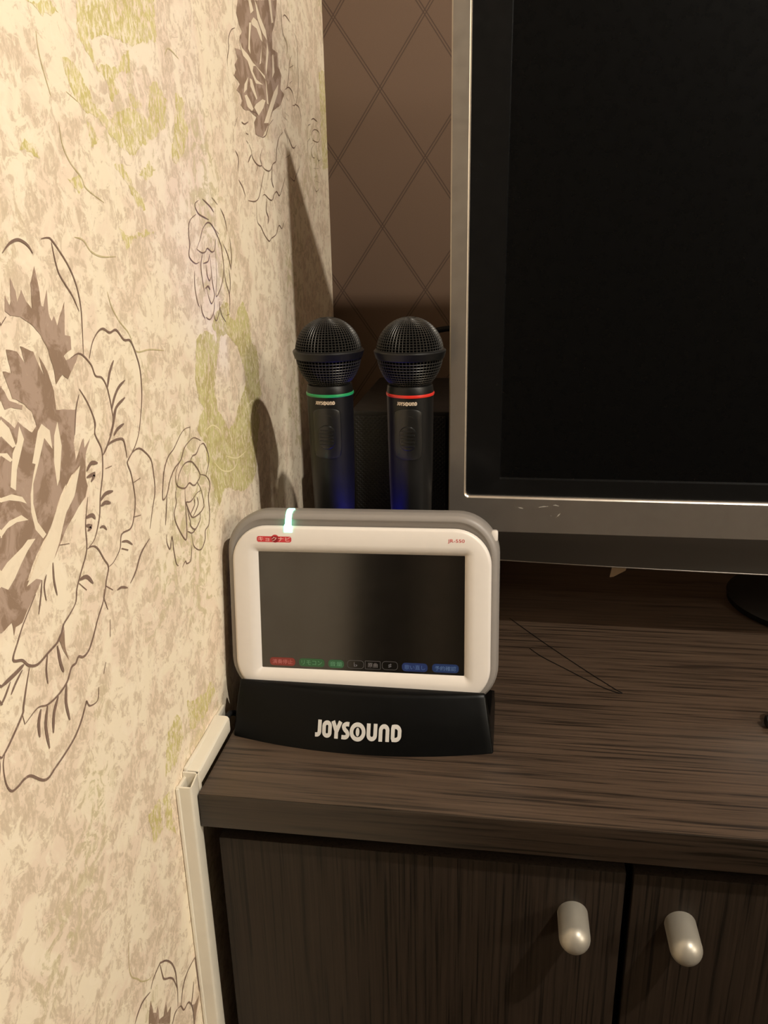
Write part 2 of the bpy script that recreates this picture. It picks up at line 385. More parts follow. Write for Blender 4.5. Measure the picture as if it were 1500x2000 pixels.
# the printed drawing of the left wallpaper, traced in wall coordinates (0.1 mm, along the wall and upwards)
INK=[(1.26,1,[-1067,3546,-1005,3582,-942,3597,-894,3587,-857,3566,-834,3537]),
(1.26,1,[-1164,3257,-1115,3288]),
(0.92,1,[-748,3599,-690,3603,-655,3591,-584,3526,-522,3453,-482,3368,-470,3273,-484,3167,-510,3035]),
(0.92,1,[-661,3586,-655,3523,-637,3448,-592,3391,-536,3330,-492,3253]),
(0.92,1,[-597,2885,-531,2799,-488,2699,-509,2626]),
(0.92,1,[-605,2859,-658,2787,-702,2672]),
(0.92,1,[-639,3043,-571,3054,-519,3042,-444,2981,-414,2920,-347,2897,-303,2831,-284,2714,-289,2649,-346,2586]),
(1.18,1,[-452,3015,-403,3086,-330,3133,-266,3143,-198,3115,-119,3120,-41,3058,38,3042,89,2961,121,2862,106,2723,58,2604,0,2503]),
(1.89,1,[-194,2966,-255,2911,-302,2836]),
(1.89,1,[-88,2840,-177,2814,-244,2766,-284,2714]),
(1.89,1,[-113,2747,-231,2715,-289,2649]),
(1.89,1,[-166,2609,-251,2597,-297,2574]),
(1.01,1,[-507,2760,-480,2685,-501,2632,-457,2550,-454,2496,-480,2401,-531,2307,-564,2214,-607,2149,-657,2101,-721,2083]),
(1.01,1,[75,2638,13,2522,-66,2450,-167,2400,-180,2378,-150,2304,-140,2156,-190,2052,-245,2012,-356,2019,-396,1949,-483,1906,-550,1901]),
(1.01,1,[-165,2406,-86,2430,-13,2427,54,2390,129,2319,143,2218,132,2117,63,2013,5,1920]),
(1.01,1,[-745,2080,-688,2076,-636,2043,-585,1960,-550,1901,-592,1842,-641,1760,-721,1698]),
(1.01,1,[-661,2337,-721,2209,-745,2080,-828,1993,-892,1925,-920,1865,-983,1835]),
(1.01,1,[283,2206,228,2036]),
(1.01,1,[-985,2197,-898,2172]),
(1.01,1,[-1173,2095,-1201,2030,-1242,1952]),
(1.01,1,[-1131,2105,-1164,2058,-1166,1986]),
(1.01,1,[-641,1760,-619,1678]),
(1.01,1,[-442,2426,-366,2420]),
(1.34,1,[-234,2703,-316,2600,-400,2530,-452,2501]),
(1.34,1,[-398,2535,-344,2546,-253,2542,-191,2517,-177,2415]),
(1.34,1,[-18,1865,-147,1824,-245,1746,-329,1707]),
(1.34,1,[-1063,2138,-1077,2053,-1071,1970]),
(1.34,1,[-584,2141,-543,2133,-513,2103]),
(1.34,1,[-142,2256,-44,2256]),
(1.34,1,[-194,2064,-95,2043]),
(1.34,1,[-368,1978,-303,1957,-243,1913]),
(1.34,1,[-865,1943,-803,1878]),
(1.34,1,[-612,1818,-537,1759]),
(1.34,1,[-489,1737,-436,1730,-368,1696]),
(2.1,1,[-635,2469,-581,2495,-515,2477]),
(2.1,1,[-645,2437,-564,2431,-607,2403]),
(2.1,1,[-547,2275,-478,2296,-391,2284]),
(2.1,1,[-541,2249,-491,2251,-433,2229]),
(2.1,1,[-712,2241,-644,2232,-616,2202]),
(2.1,1,[-722,2203,-671,2179,-709,2169]),
(2.1,1,[-378,1942,-304,1903]),
(2.1,1,[-860,1959,-784,1944,-730,1883]),
(1.26,1,[-892,1924,-920,1865,-996,1829,-1055,1810,-1085,1778,-1134,1750,-1217,1741,-1315,1732,-1380,1763,-1420,1811,-1482,1848,-1426,1910,-1366,1966,-1241,2053]),
(1.26,1,[-628,1806,-658,1742,-739,1678,-807,1610,-868,1565,-928,1559,-972,1584,-1005,1565,-1050,1565,-1106,1517,-1196,1498,-1295,1504,-1372,1535,-1477,1521]),
(1.26,1,[-1489,1574,-1483,1519]),
(1.26,1,[-1379,1751,-1427,1678,-1471,1603,-1489,1574,-1593,1513,-1651,1486,-1686,1478]),
(1.26,1,[-1432,1770,-1493,1739,-1540,1707]),
(1.26,1,[-1528,1765,-1582,1722,-1620,1702]),
(1.26,1,[-1228,1736,-1257,1670,-1263,1598]),
(1.26,1,[-1651,1486,-1677,1438,-1682,1351,-1658,1292,-1610,1279,-1557,1280,-1508,1261,-1436,1184,-1385,1158,-1322,1167,-1224,1180,-1119,1204,-1039,1248,-976,1305,-962,1316,-938,1275,-857,1258,-827,1320]),
(1.26,1,[-644,1749,-619,1678]),
(1.26,1,[-610,1615,-636,1521]),
(1.26,1,[-719,1411,-759,1360]),
(2.1,1,[-1413,1787,-1489,1781,-1597,1779]),
(2.1,1,[-1138,1735,-1135,1637,-1120,1581]),
(2.1,1,[-1114,1509,-1144,1423,-1136,1317]),
(2.1,1,[-1198,1492,-1256,1431,-1287,1342]),
(2.1,1,[-1296,1499,-1336,1411,-1337,1290]),
(2.1,1,[-1350,1515,-1384,1461,-1395,1391]),
(0.88,0,[1327,3826,1251,3797,1299,3743,1418,3717,1502,3703]),
(0.88,0,[1256,3735,1154,3704,1104,3663,1087,3596,1093,3546,1060,3469,1160,3420,1244,3426]),
(0.88,0,[1211,3512,1302,3486,1374,3489,1423,3512,1506,3486,1570,3499,1612,3572]),
(0.88,0,[1211,3512,1297,3576,1355,3636,1452,3681,1539,3675,1631,3616,1718,3526,1733,3455,1741,3357,1664,3248,1551,3179,1524,3196,1571,3319,1583,3489]),
(0.88,0,[1407,3838,1554,3790,1620,3753]),
(0.88,0,[1768,3785,1848,3717,1882,3621]),
(0.88,0,[1769,3535,1850,3462,1897,3376,1906,3344]),
(0.88,0,[1932,3584,1943,3459,1906,3344]),
(0.88,0,[1742,3362,1765,3257,1825,3158,1794,3033]),
(0.88,0,[1858,3357,1865,3251,1814,3149]),
(0.88,0,[1313,3476,1267,3406,1270,3311,1290,3222]),
(0.88,0,[1457,3472,1416,3425,1311,3414]),
(0.88,0,[1466,3448,1465,3325,1476,3249,1489,3183,1416,3133,1368,3182,1341,3248]),
(0.88,0,[1366,3403,1376,3329,1411,3293,1447,3316]),
(0.88,0,[1135,3374,1115,3272,1136,3171,1167,3130]),
(0.88,0,[1200,3146,1213,3087,1259,3043]),
(0.88,0,[1275,3051,1358,3028,1447,3075,1481,3148]),
(0.88,0,[1434,3056,1483,3005,1572,3074,1587,3135]),
(0.88,0,[1580,3104,1610,3034,1694,2973]),
(0.88,0,[1705,3020,1791,3022]),
(1.26,0,[1600,3853,1711,3809]),
(1.26,0,[1592,3646,1691,3606]),
(1.26,0,[1311,3245,1372,3256,1410,3229]),
(0.97,0,[789,2371,692,2378,605,2357,484,2299,388,2274,312,2219,267,2142,232,2036,302,2045,373,2120,463,2171,576,2197,646,2253,721,2276,838,2284,960,2233]),
(0.97,0,[789,2371,756,2299]),
(0.97,0,[939,2210,852,2166,779,2169,728,2140]),
(0.97,0,[953,2206,1012,2197,1071,2120,1078,2049,1002,1973]),
(0.97,0,[470,2049,528,2116,619,2154,716,2148,793,2111,886,2007,799,1965,742,1971,679,2007,592,1996,472,2054,473,2132,547,2189]),
(0.97,0,[886,2007,999,1962,1060,1886,1006,1803,1001,1687,963,1605,886,1586,862,1524,766,1485,649,1559,631,1657]),
(0.97,0,[816,1971,874,1903,907,1789,883,1756,802,1744,686,1756,639,1800,601,1873,594,1897,674,1877,797,1898,871,1892]),
(0.97,0,[592,1996,582,1907,570,1807,556,1701,516,1655,404,1800,381,1888,430,1946,432,2003,470,2049]),
(0.97,0,[302,2045,261,1940,229,1863]),
(0.97,0,[375,1938,337,1819]),
(0.97,0,[733,1880,736,1834,652,1795]),
(0.97,0,[790,1872,798,1814,687,1761]),
(0.97,0,[596,1853,628,1759,631,1713,706,1663,805,1696,818,1744]),
(0.97,0,[569,1697,645,1657,736,1664]),
(0.97,0,[225,1802,222,1746,258,1690,307,1756,313,1657,328,1564,359,1530]),
(0.97,0,[418,1494,479,1514,500,1488,572,1487,618,1582]),
(0.76,0,[2429,5083,2331,5049,2251,4974,2244,4913,2190,4834,2186,4784]),
(0.76,0,[2149,4738,2203,4677]),
(0.76,0,[2420,5265,2395,5126]),
(0.76,0,[3873,5596,3872,5477,3894,5343,4015,5281,4025,5202]),
(0.76,0,[3923,5470,4012,5507,4200,5485]),
(0.76,0,[4109,5330,4025,5202]),
(0.76,0,[4195,5207,4093,5132,4038,5015,3958,4908,3867,4870]),
(0.76,0,[4330,5423,4437,5366,4418,5141,4419,5009,4284,4810,4127,4770]),
(0.76,0,[3895,4874,4015,4910,4152,4884,4195,4812]),
(0.76,0,[3756,4854,3829,4820]),
(0.76,0,[4221,4795,4400,4778,4467,4652]),
(0.76,0,[3821,4668,3957,4652]),
(0.76,0,[3785,4625,3892,4612]),
(0.76,0,[4917,4728,5029,4755,5209,4746]),
(0.76,0,[2702,4544,2851,4551,2912,4535]),
(0.76,0,[2681,4541,2633,4470]),
(1.26,0,[4236,5130,4082,5086]),
(1.26,0,[4145,4980,4051,4947]),
(1.26,0,[3908,4806,3959,4787]),
(0.92,0,[2437,4437,2513,4429,2620,4457]),
(0.92,0,[2338,4458,2256,4385]),
(0.92,0,[2203,4322,2201,4275]),
(0.92,0,[2222,4213,2293,4160,2250,4065]),
(0.92,0,[2255,4006,2356,3950,2401,3891]),
(0.92,0,[2457,4282,2465,4272]),
(0.92,0,[2599,4289,2651,4249,2680,4194,2798,4151,2932,4154,2900,4211,2988,4294]),
(0.92,0,[2932,4154,3040,4126,3183,4128,3296,4191,3404,4224,3453,4328,3554,4430,3700,4489]),
(0.92,0,[2990,4111,2866,3973,2780,3892,2663,3859,2474,3859]),
(0.92,0,[2896,3908,2969,3923,3103,3890,3200,3887,3287,3941,3369,3963,3466,3934,3626,4045,3693,4101]),
(0.92,0,[2705,3854,2691,3706,2791,3658,2890,3590,3021,3539,3100,3563,3258,3594,3380,3672,3481,3646,3578,3713]),
(0.92,0,[3123,3872,3105,3797]),
(0.92,0,[3506,4332,3574,4287]),
(0.92,0,[3761,4521,3857,4459,3873,4402]),
(0.92,0,[3792,4537,4042,4391,4199,4424]),
(0.92,0,[3760,4275,3938,4315]),
(0.92,0,[4315,4247,4103,4123,4034,4086,3893,4112]),
(0.92,0,[3222,4501,3131,4414,3008,4378]),
(1.47,0,[2537,4366,2596,4361]),
(1.47,0,[2534,4311,2580,4293]),
(1.47,0,[2545,4151,2595,4188,2643,4214]),
(1.47,0,[3134,4125,3091,4044]),
(1.47,0,[3268,4177,3226,4051,3274,3990]),
(1.47,0,[3029,3882,2985,3795,3042,3734,3006,3683]),
(1.47,0,[2819,4147,2763,4097]),
(1.47,0,[3382,4560,3221,4494]),
(0.63,0,[4918,4735,5030,4758,5173,4749]),
(0.63,0,[4725,4635,4765,4661,4873,4687]),
(0.63,0,[4884,4572,4967,4631,5117,4658,5264,4647,5329,4592]),
(0.63,0,[4902,4574,4983,4538,5205,4543,5329,4592]),
(0.63,0,[4831,4487,4942,4512]),
(0.63,0,[4808,4543,4691,4475,4720,4289]),
(0.63,0,[4974,4492,4854,4431,4912,4369,5021,4370]),
(0.63,0,[5090,4525,5137,4394,5204,4353,5285,4374]),
(0.63,0,[4925,4258,5187,4271]),
(0.63,0,[5045,4312,4955,4230]),
(0.63,0,[4943,4170,5056,4183]),
(0.63,0,[5009,4135,5196,4129]),
(0.63,0,[4923,4078,5024,4029,5185,4074]),
(0.63,0,[4648,4428,4573,4393]),
(0.63,0,[4408,4380,4318,4262]),
(0.63,0,[5282,3976,5144,3877]),
(0.63,0,[4807,3869,4912,3849]),
(1.18,0,[-987,-913,-926,-884,-853,-880,-761,-916]),
(1.18,0,[-749,-908,-702,-875,-601,-863,-575,-876,-508,-933,-440,-1033,-405,-1143,-407,-1235,-411,-1313,-435,-1425]),
(1.18,0,[-595,-875,-582,-978,-565,-1029,-491,-1102,-445,-1170,-410,-1287]),
(1.18,0,[-448,-1432,-491,-1426,-542,-1456]),
(1.18,0,[-439,-1438,-391,-1472,-354,-1550,-278,-1571,-229,-1663,-220,-1769,-227,-1841]),
(1.18,0,[-390,-1467,-317,-1364,-216,-1336,-93,-1355]),
(1.18,0,[-92,-1350,-87,-1496,-86,-1688]),
(1.18,0,[-154,-1515,-198,-1588,-236,-1643])]
GREEN_LINES=[[-165,3325,-137,3244,-67,3162,24,3092,54,3046],
[-437,3603,-353,3587,-289,3533,-177,3503,-13,3499],
[-916,-347,-950,-500,-940,-588,-878,-677,-841,-738,-769,-809,-713,-843],
[-441,4116,-434,4019,-384,3946,-290,3883,-252,3832,-78,3772],
[-535,4473,-533,4374,-480,4218],
[-330,4260,-229,4230],
[961,4636,1034,4690,1191,4662],
[54,3046,106,2971,287,2959,493,2924]]
PALE_LINES=[[1067,2277,1212,2285,1346,2228,1406,2162],
[1190,2010,1341,1906,1542,1848,1690,1872,1698,2018],
[1443,1994,1699,1906,1937,1900],
[1286,2852,1360,2770],
[1989,2239,2217,2269,2327,2178,2462,2170],
[2298,2738,2298,2607,2399,2477]]
BROWN=[(1,[-1116,3311,-1097,3376,-1074,3330,-1060,3351,-1041,3445,-1013,3384,-1014,3338,-969,3390,-945,3337,-907,3301,-888,3413,-837,3481,-826,3390,-827,3308,-810,3302,-760,3376,-775,3259,-758,3233,-732,3255,-716,3208,-620,3311,-659,3156,-610,3145,-617,3082,-697,3062,-682,3039,-547,3062,-593,3015,-687,2949,-731,2978,-802,2943,-802,3010,-824,3105,-869,3181,-934,3237,-1010,3278,-1082,3289]),
(1,[-1154,3155,-1077,3135,-1026,3075,-1046,3155,-951,3118,-923,3055,-893,3000,-912,3093,-860,3015,-829,2917,-831,2876,-838,2798,-883,2729,-958,2773,-1006,2835,-1084,2906,-1166,2946,-1186,3016,-1203,3070,-1143,3051,-1151,3109]),
(1,[-1235,3016,-1212,2983,-1192,2942,-1101,2904,-1107,2886,-1184,2912,-1233,2912,-1250,2963]),
(1,[-1271,2892,-1186,2820,-1154,2842,-1061,2771,-1018,2791,-1035,2861,-989,2861,-926,2786,-862,2803,-844,2831,-728,2806,-767,2707,-725,2702,-757,2516,-872,2449,-938,2398,-1022,2316,-1093,2272,-1182,2225,-1279,2141,-1401,2142,-1440,2150,-1484,2165]),
(1,[-728,2806,-657,2792,-721,2640,-728,2541,-649,2622,-622,2638,-625,2588,-557,2622,-625,2548,-655,2440,-646,2391,-683,2344,-783,2307,-908,2248,-987,2192,-1050,2149,-982,2207,-874,2332,-784,2382,-691,2514,-786,2490,-850,2453,-806,2607]),
(1,[-1478,2187,-1413,2158,-1345,2159,-1213,2118,-1173,2095,-1230,2059,-1295,2024,-1372,1974,-1423,1978,-1445,1946,-1444,2010,-1500,2001,-1532,2002]),
(1,[-1056,1805,-1069,1722,-1072,1675,-1058,1612,-1092,1680,-1110,1743,-1132,1755,-1083,1783]),
(0,[2555,5296,2494,5197,2551,5128,2618,5096,2552,5057,2520,5005,2604,4958,2394,4941,2452,4880,2364,4824,2393,4793,2318,4745,2431,4721,2465,4706,2367,4650,2449,4640,2495,4594,2447,4555,2539,4535,2682,4547,2864,4519,2789,4470,2810,4382,3008,4378,3168,4471,3222,4501,3397,4629,3671,4712,3829,4820,3703,4852,3756,4971,3666,5029,3665,5137,3491,5136,3522,5269,3613,5346,3687,5449,3739,5565]),
(0,[-831,-1104,-799,-1021,-769,-979,-761,-1092,-724,-1136,-693,-1110,-699,-1225,-639,-1265,-581,-1204,-586,-1301,-526,-1313,-575,-1416]),
(0,[-237,-1648,-177,-1701,-92,-1711,-161,-1780,-217,-1853,-236,-1830,-224,-1735])]
CREAM=[(1,[-1151,2822,-1131,2758,-1221,2642,-1254,2557,-1288,2583,-1232,2719,-1187,2757]),
(1,[-1016,2766,-976,2792,-917,2747,-918,2658,-972,2724,-1047,2629,-1117,2546,-1142,2460,-1132,2367,-1079,2288,-1110,2278,-1158,2339,-1169,2427,-1151,2505,-1106,2584,-1075,2627,-1099,2638]),
(1,[-841,2772,-834,2652,-898,2501,-925,2477,-922,2595,-887,2714]),
(1,[-1369,2559,-1289,2551,-1215,2515,-1191,2476,-1236,2501,-1312,2531,-1374,2541]),
(1,[-1408,2425,-1337,2445,-1245,2440,-1199,2401,-1285,2421,-1361,2418,-1417,2394]),
(1,[-1315,2741,-1270,2730,-1240,2692,-1258,2687,-1318,2733]),
(1,[-1170,2300,-1228,2317,-1278,2300,-1403,2277,-1458,2255,-1475,2196,-1429,2160,-1371,2187,-1306,2232,-1242,2270]),
(1,[-1275,2879,-1225,2829,-1199,2745,-1225,2742,-1294,2812]),
(1,[-691,2514,-802,2472,-926,2405,-1035,2305,-1153,2229,-1295,2116,-1146,2122,-1059,2153,-979,2217,-886,2325,-783,2387]),
(0,[2840,5360,2904,5375,2972,5316,2879,5275]),
(0,[3024,5402,3071,5381,3162,5309,3304,5243,3333,5170,3203,5201,3069,5283]),
(0,[3457,5501,3532,5518,3566,5354,3514,5337]),
(0,[2887,5224,2959,5266,3064,5261,3158,5197,3186,5131,3122,5141,3028,5199,2902,5200]),
(0,[2821,5199,2885,5213,2807,5059,2806,4973,2752,5001]),
(0,[2506,5023,2589,4976,2741,4956,2875,4915,2839,4854,2776,4850,2710,4908,2596,4926]),
(0,[2876,4920,3194,4877,3211,4851,2937,4909,2860,4896]),
(0,[2839,4854,2934,4808,3130,4798,2905,4776,2776,4850]),
(0,[3330,5158,3234,4946,3244,4890,3359,5083]),
(0,[3478,5081,3435,4897,3523,4958,3506,5097]),
(0,[3157,5103,3101,4958,3052,4939,3139,5071]),
(0,[2702,4795,2585,4723,2549,4654,2637,4693]),
(0,[2741,4790,2803,4788,2922,4667,2896,4652,2747,4731]),
(0,[2628,4654,2565,4640,2626,4567,2745,4549,2792,4572,2702,4626]),
(0,[3080,4682,3172,4683,3086,4614,2934,4538,2817,4586,2866,4615]),
(0,[3631,4878,3586,4793,3344,4610,3225,4513,3081,4497,3281,4650,3459,4787]),
(0,[3211,4851,3214,4665,3261,4665,3229,4830])]
GREEN=[(1,[[1055,2921,1266,2958,1398,2919,1449,2831,1469,2910,1388,2976,1479,3047,1590,3093,1676,3127,1801,3100,1778,3010,1904,2963,2008,3040,2137,3090,2211,3021,2304,2895,2298,2738,2417,2694,2458,2584,2441,2372,2487,2275,2327,2178,2371,2080,2309,1964,2243,1830,2169,1659,2023,1601,1802,1600,1582,1669,1357,1758,1226,1655,1166,1720,1128,1863,1083,1971,1037,2069,1065,2178,919,2312,986,2401,1083,2428,994,2519,971,2680],[1536,2878,1693,2884,1936,2749,2044,2590,2068,2439,1855,2304,1714,2197,1567,2168,1462,2280,1355,2363,1325,2537,1412,2688,1489,2793]]),
(0,[[-324,4405,-241,4404,-165,4367,-115,4319,-66,4303,-82,4249,18,4215,97,4188,199,4237,318,4277,530,4264,613,4247,680,4429,783,4471,866,4429,932,4382,869,4220,676,4145,483,4094,347,4030,239,4047,101,4097,27,4145,-48,4178,-151,4189,-195,4217,-249,4249,-292,4309]]),
(0,[[-177,4545,-43,4571,-9,4505,47,4418,143,4457,259,4453,357,4530,449,4577,415,4453,286,4439,210,4385,275,4345,151,4280,119,4371,42,4400,-26,4446,-89,4502]]),
(0,[[218,4623,878,4755,844,4695,635,4649,490,4610,393,4604,301,4604]]),
(0,[[1094,4454,1236,4422,1208,4315,1256,4245,1102,4080,1002,4028,927,4060,980,4181]]),
(0,[[373,4359,530,4330,537,4291,368,4283]]),
(0,[[-160,4159,-89,4126,-48,4077,-142,4033]]),
(0,[[569,4020,649,3976,520,3907,405,3934]]),
(0,[[94,3967,216,3962,303,3869,440,3807,441,3745,326,3770,252,3860]]),
(0,[[-430,3870,-312,3893,-262,3843,-337,3805]]),
(0,[[66,3647,149,3607,319,3620,555,3626,381,3591,225,3586,127,3527]]),
(0,[[-759,4016,-673,3998,-647,3943,-735,3962,-813,3966]]),
(0,[[-584,4581,-380,4627,-299,4594,-469,4547]]),
(0,[[-83,4760,897,4997,851,4744,510,4606,195,4595,-152,4517]]),
(0,[[-80,539,78,573,128,521,139,351,-7,250,-202,273]]),
(0,[[260,558,581,424,719,449,779,326,538,257,263,309]]),
(0,[[-265,162,-168,147,-159,-85,-135,-231,-270,-75]]),
(0,[[-476,213,-306,195,-318,-35,-464,-31]]),
(0,[[5387,5260,5686,5308,5767,4304,5397,4281]])]

def pairs(a): return [(a[i] * 1e-4, a[i + 1] * 1e-4) for i in range(0, len(a), 2)]
_q0, _q1 = Vector((-0.112, 0.34)), Vector((-0.17, 0.14))
_qd = (_q1 - _q0).normalized()
def mirror(p):                                                # the other half of the large peony
    v = Vector(p) - _q0
    return tuple(_q0 + 2 * _qd * v.dot(_qd) - v - _qd * 0.0)
def refl(pts): return [mirror(p) for p in pts]
def on_wall(off): return lambda p: (off, p[0], p[1])
ink = []; brown = []; cream = []; green = []; gl = []; pl = []
for w, big, a in INK:
    p = pairs(a)
    ink.append(ribbon(catmull(p, 5), w * 1e-3))
    if big: ink.append(ribbon(catmull(refl(p), 5), w * 1e-3))
random.seed(9)
def ragged(p, amp, step=0.0016):
    o = []
    for a, b in zip(p, p[1:] + p[:1]):
        n = max(1, int(math.dist(a, b) / step)); j = 0.0
        for k in range(n):
            t = k / n
            if k: j = 0.55 * j + random.uniform(-amp, amp)
            d = (b[0] - a[0], b[1] - a[1]); L = math.hypot(*d) + 1e-9
            o.append((a[0] + d[0] * t - d[1] / L * j, a[1] + d[1] * t + d[0] / L * j))
    return o
for big, a in BROWN:
    p = ragged(pairs(a), 0.00025, 0.002); brown.append(poly_part(p))
    if big: brown.append(poly_part(refl(p)))
for big, a in CREAM:
    p = pairs(a); cream.append(poly_part(p))
    if big: cream.append(poly_part(refl(p)))
random.seed(5)
soft = []
for solid, rings in GREEN: (green if solid else soft).append(poly_part(*[ragged(pairs(a), 0.0009 if solid else 0.0010) for a in rings]))
for a in GREEN_LINES: gl.append(ribbon(catmull(pairs(a), 5), 0.0009))
for a in PALE_LINES: pl.append(ribbon(catmull(pairs(a), 5), 0.0011))
for nm, parts, off, mt in (('printed_green_speckle', soft, 0.00008, M_GREENSOFT), ('printed_green_wash', green, 0.00012, M_GREEN), ('printed_pale_line', pl, 0.00018, M_PALE), ('printed_green_line', gl, 0.00018, M_GREENLINE),
                           ('printed_brown_petal', brown, 0.00022, M_INKFILL), ('printed_cream_petal', cream, 0.00028, M_PETAL), ('printed_flower_outline', ink, 0.00034, M_INK)):
    V = []; F = []
    for i, (vs, fs) in enumerate(parts):
        o = len(V); V += [(off + i * 2.5e-7, v[0], v[1]) for v in vs]; F += [tuple(o + j for j in f) for f in fs]
    me = bpy.data.meshes.new(nm); me.from_pydata(V, [], F); me.update()
    bm = bmesh.new(); bm.from_mesh(me); bm.normal_update()
    for f in bm.faces:
        if f.normal.x < 0: f.normal_flip()
    bm.to_mesh(me); bm.free()
    link(nm, me, mt, wall_left)

# ---------------------------------------------------------------- worktop and cabinet
XC0, XC1, YW = 0.0122, 1.25, 0.565
wt = thing('worktop', 'long dark walnut worktop with horizontal grain carrying the television', 'worktop', (0.6, 0.28, -0.0262))
def kid(o, parent):
    o.parent = parent
    o.matrix_parent_inverse = Matrix.Translation(-Vector(parent.location))
    return o
kid(link('board', box_mesh('board', (XC0, 0.0010, -0.0262), (XC1, YW, 0.0), 0.0006, 2), M_TOP), wt)
kid(link('shaded_front', box_mesh('shaded_front', (XC0, 0.0, -0.0262), (XC1, 0.0014, -0.0004), 0.0005, 2), M_EDGE), wt)  # front face of the same board, its shade painted in
cab = thing('cabinet', 'dark walnut low cabinet with flat doors under the worktop', 'cabinet', (0.6, 0.3, ZF))
kid(link('carcass', box_mesh('carcass', (XC0 + 0.003, 0.031, ZF + 0.06), (XC1 - 0.003, YW, -0.0263)), M_CARCASS), cab)
kid(link('plinth', box_mesh('plinth', (XC0 + 0.01, 0.06, ZF), (XC1 - 0.01, YW - 0.02, ZF + 0.06)), M_CARCASS), cab)
door_me = box_mesh('cabinet_door', (-0.14, -0.010, -0.33), (0.14, 0.010, 0.33), 0.0010, 2)
door_me.materials.append(M_DOORWOOD)
kp = [(0.0, 0.0)]
rk = 0.0102
prof = [(rk * 0.98, 0.0), (rk, 0.0006), (rk, 0.021)] + [(rk * math.cos(math.radians(a)), 0.021 + rk * math.sin(math.radians(a))) for a in range(8, 89, 8)] + [(0.0004, 0.021 + rk)]
knob_me = lathe_mesh('knob', prof, 40)
knob_me.transform(Matrix.Rotation(math.radians(90), 4, 'X'))   # axis now along -y
knob_me.materials.append(M_KNOB)
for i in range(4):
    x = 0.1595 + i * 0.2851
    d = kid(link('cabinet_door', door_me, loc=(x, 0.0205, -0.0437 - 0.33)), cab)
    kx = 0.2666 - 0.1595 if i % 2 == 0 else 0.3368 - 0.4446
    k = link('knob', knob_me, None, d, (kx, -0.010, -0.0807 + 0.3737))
    k['label'] = 'satin nickel bullet knob'

# ---------------------------------------------------------------- cable trunking in the corner of wall and worktop
tr = thing('cable_trunking', 'cream plastic cable trunking running up the wall and along the worktop', 'trunking', (0.004, 0, ZF))
def u_profile(a0, a1, h, t, r=0.0028):
    """channel open towards the wall: outer then inner outline in (along, out) coordinates"""
    o = [(a0, 0.0)] + [(a0 + r - r * math.cos(math.radians(q)), h - r + r * math.sin(math.radians(q))) for q in (0, 30, 60, 90)] + \
        [(a1 - r + r * math.sin(math.radians(q)), h - r + r * math.cos(math.radians(q))) for q in (0, 30, 60, 90)] + [(a1, 0.0)]
    i = [(a1 - t, 0.0), (a1 - t, h - t), (a0 + t, h - t), (a0 + t, 0.0)]
    return o + i
def channel(name, prof, f0, f1, mat):
    bm = bmesh.new()
    loft(bm, [[f0(*p) for p in prof], [f1(*p) for p in prof]])
    me = bm_mesh(bm, name); smooth_angle(me, 0.5)
    return kid(link(name, me, mat), tr)
pv = u_profile(-0.0070, 0.0066, 0.0112, 0.0011)
channel('upright_cover', pv, lambda a, h: (h * 1.12 + 0.0004, a, ZF + 0.001), lambda a, h: (h * 0.97 + 0.0004, a, 0.0100 + (a + 0.007) * 0.22), M_TRUNK)
kid(link('upright_backing', box_mesh('upright_backing', (0.0004, -0.0084, ZF + 0.001), (0.0026, 0.0068, 0.0095), 0.0004), M_TRUNK), tr)
# the level run: channel lying on its side against the wall, height along z
ph = u_profile(0.0004, 0.0132, 0.0112, 0.0011)
channel('level_cover', ph, lambda a, h: (h + 0.0004, 0.0088, a * 0.92 + 0.0001), lambda a, h: (h + 0.0004, 0.072, a * 1.16 + 0.0001), M_TRUNK)
kid(link('level_backing', box_mesh('level_backing', (0.0004, 0.0075, 0.0006), (0.0026, 0.088, 0.0148), 0.0004), M_TRUNK), tr)
kid(link('level_inside_shade', box_mesh('level_inside_shade', (0.003, 0.014, 0.0015), (0.0098, 0.068, 0.0100)), M_TRUNKIN), tr)  # dark filler painting the shade inside the channel
kid(link('joint_cheek', box_mesh('joint_cheek', (0.0103, 0.0060, -0.004), (0.0115, 0.0100, 0.0118), 0.0003), M_TRUNK), tr)
tag(link('tablet_cable', tube_mesh('tablet_cable', [(0.0065, 0.066, 0.0065), (0.0085, 0.080, 0.0115), (0.0125, 0.0885, 0.0075), (0.018, 0.096, 0.0030), (0.03, 0.15, 0.0028), (0.06, 0.17, 0.0028)], 0.0022), M_RUBBER), 'black cable coming out of the trunking end behind the cradle', 'cable')

# ---------------------------------------------------------------- television
TY = 0.210
TX0, TX1, TZ1 = 0.167, 0.950, 0.589
tv = thing('television', 'flat television with silver grey bezel and black screen on the worktop', 'television', (0.558, 0.3, 0.0))
def ring_loft(name, loops, mat, parent, cap1=False, sm=0.5):
    bm = bmesh.new(); loft(bm, loops, False, cap1)
    me = bm_mesh(bm, name, recalc=False)
    bm2 = bmesh.new(); bm2.from_mesh(me); bmesh.ops.recalc_face_normals(bm2, faces=bm2.faces); bm2.to_mesh(me); bm2.free()
    smooth_angle(me, sm)
    return kid(link(name, me, mat), parent)
def tvl(x0, x1, z0, z1, r, y): return [(p[0], y, p[1]) for p in rrect(x0, x1, z0, z1, r, 6)]
IX0, IX1, IZ0, IZ1 = 0.1808, TX1 - 0.0138, 0.1503, TZ1 - 0.0138     # opening of the silver frame
SX0, SX1, SZ0, SZ1 = 0.2086, TX1 - 0.0416, 0.1645, TZ1 - 0.042      # visible panel
STEP = 0.1194
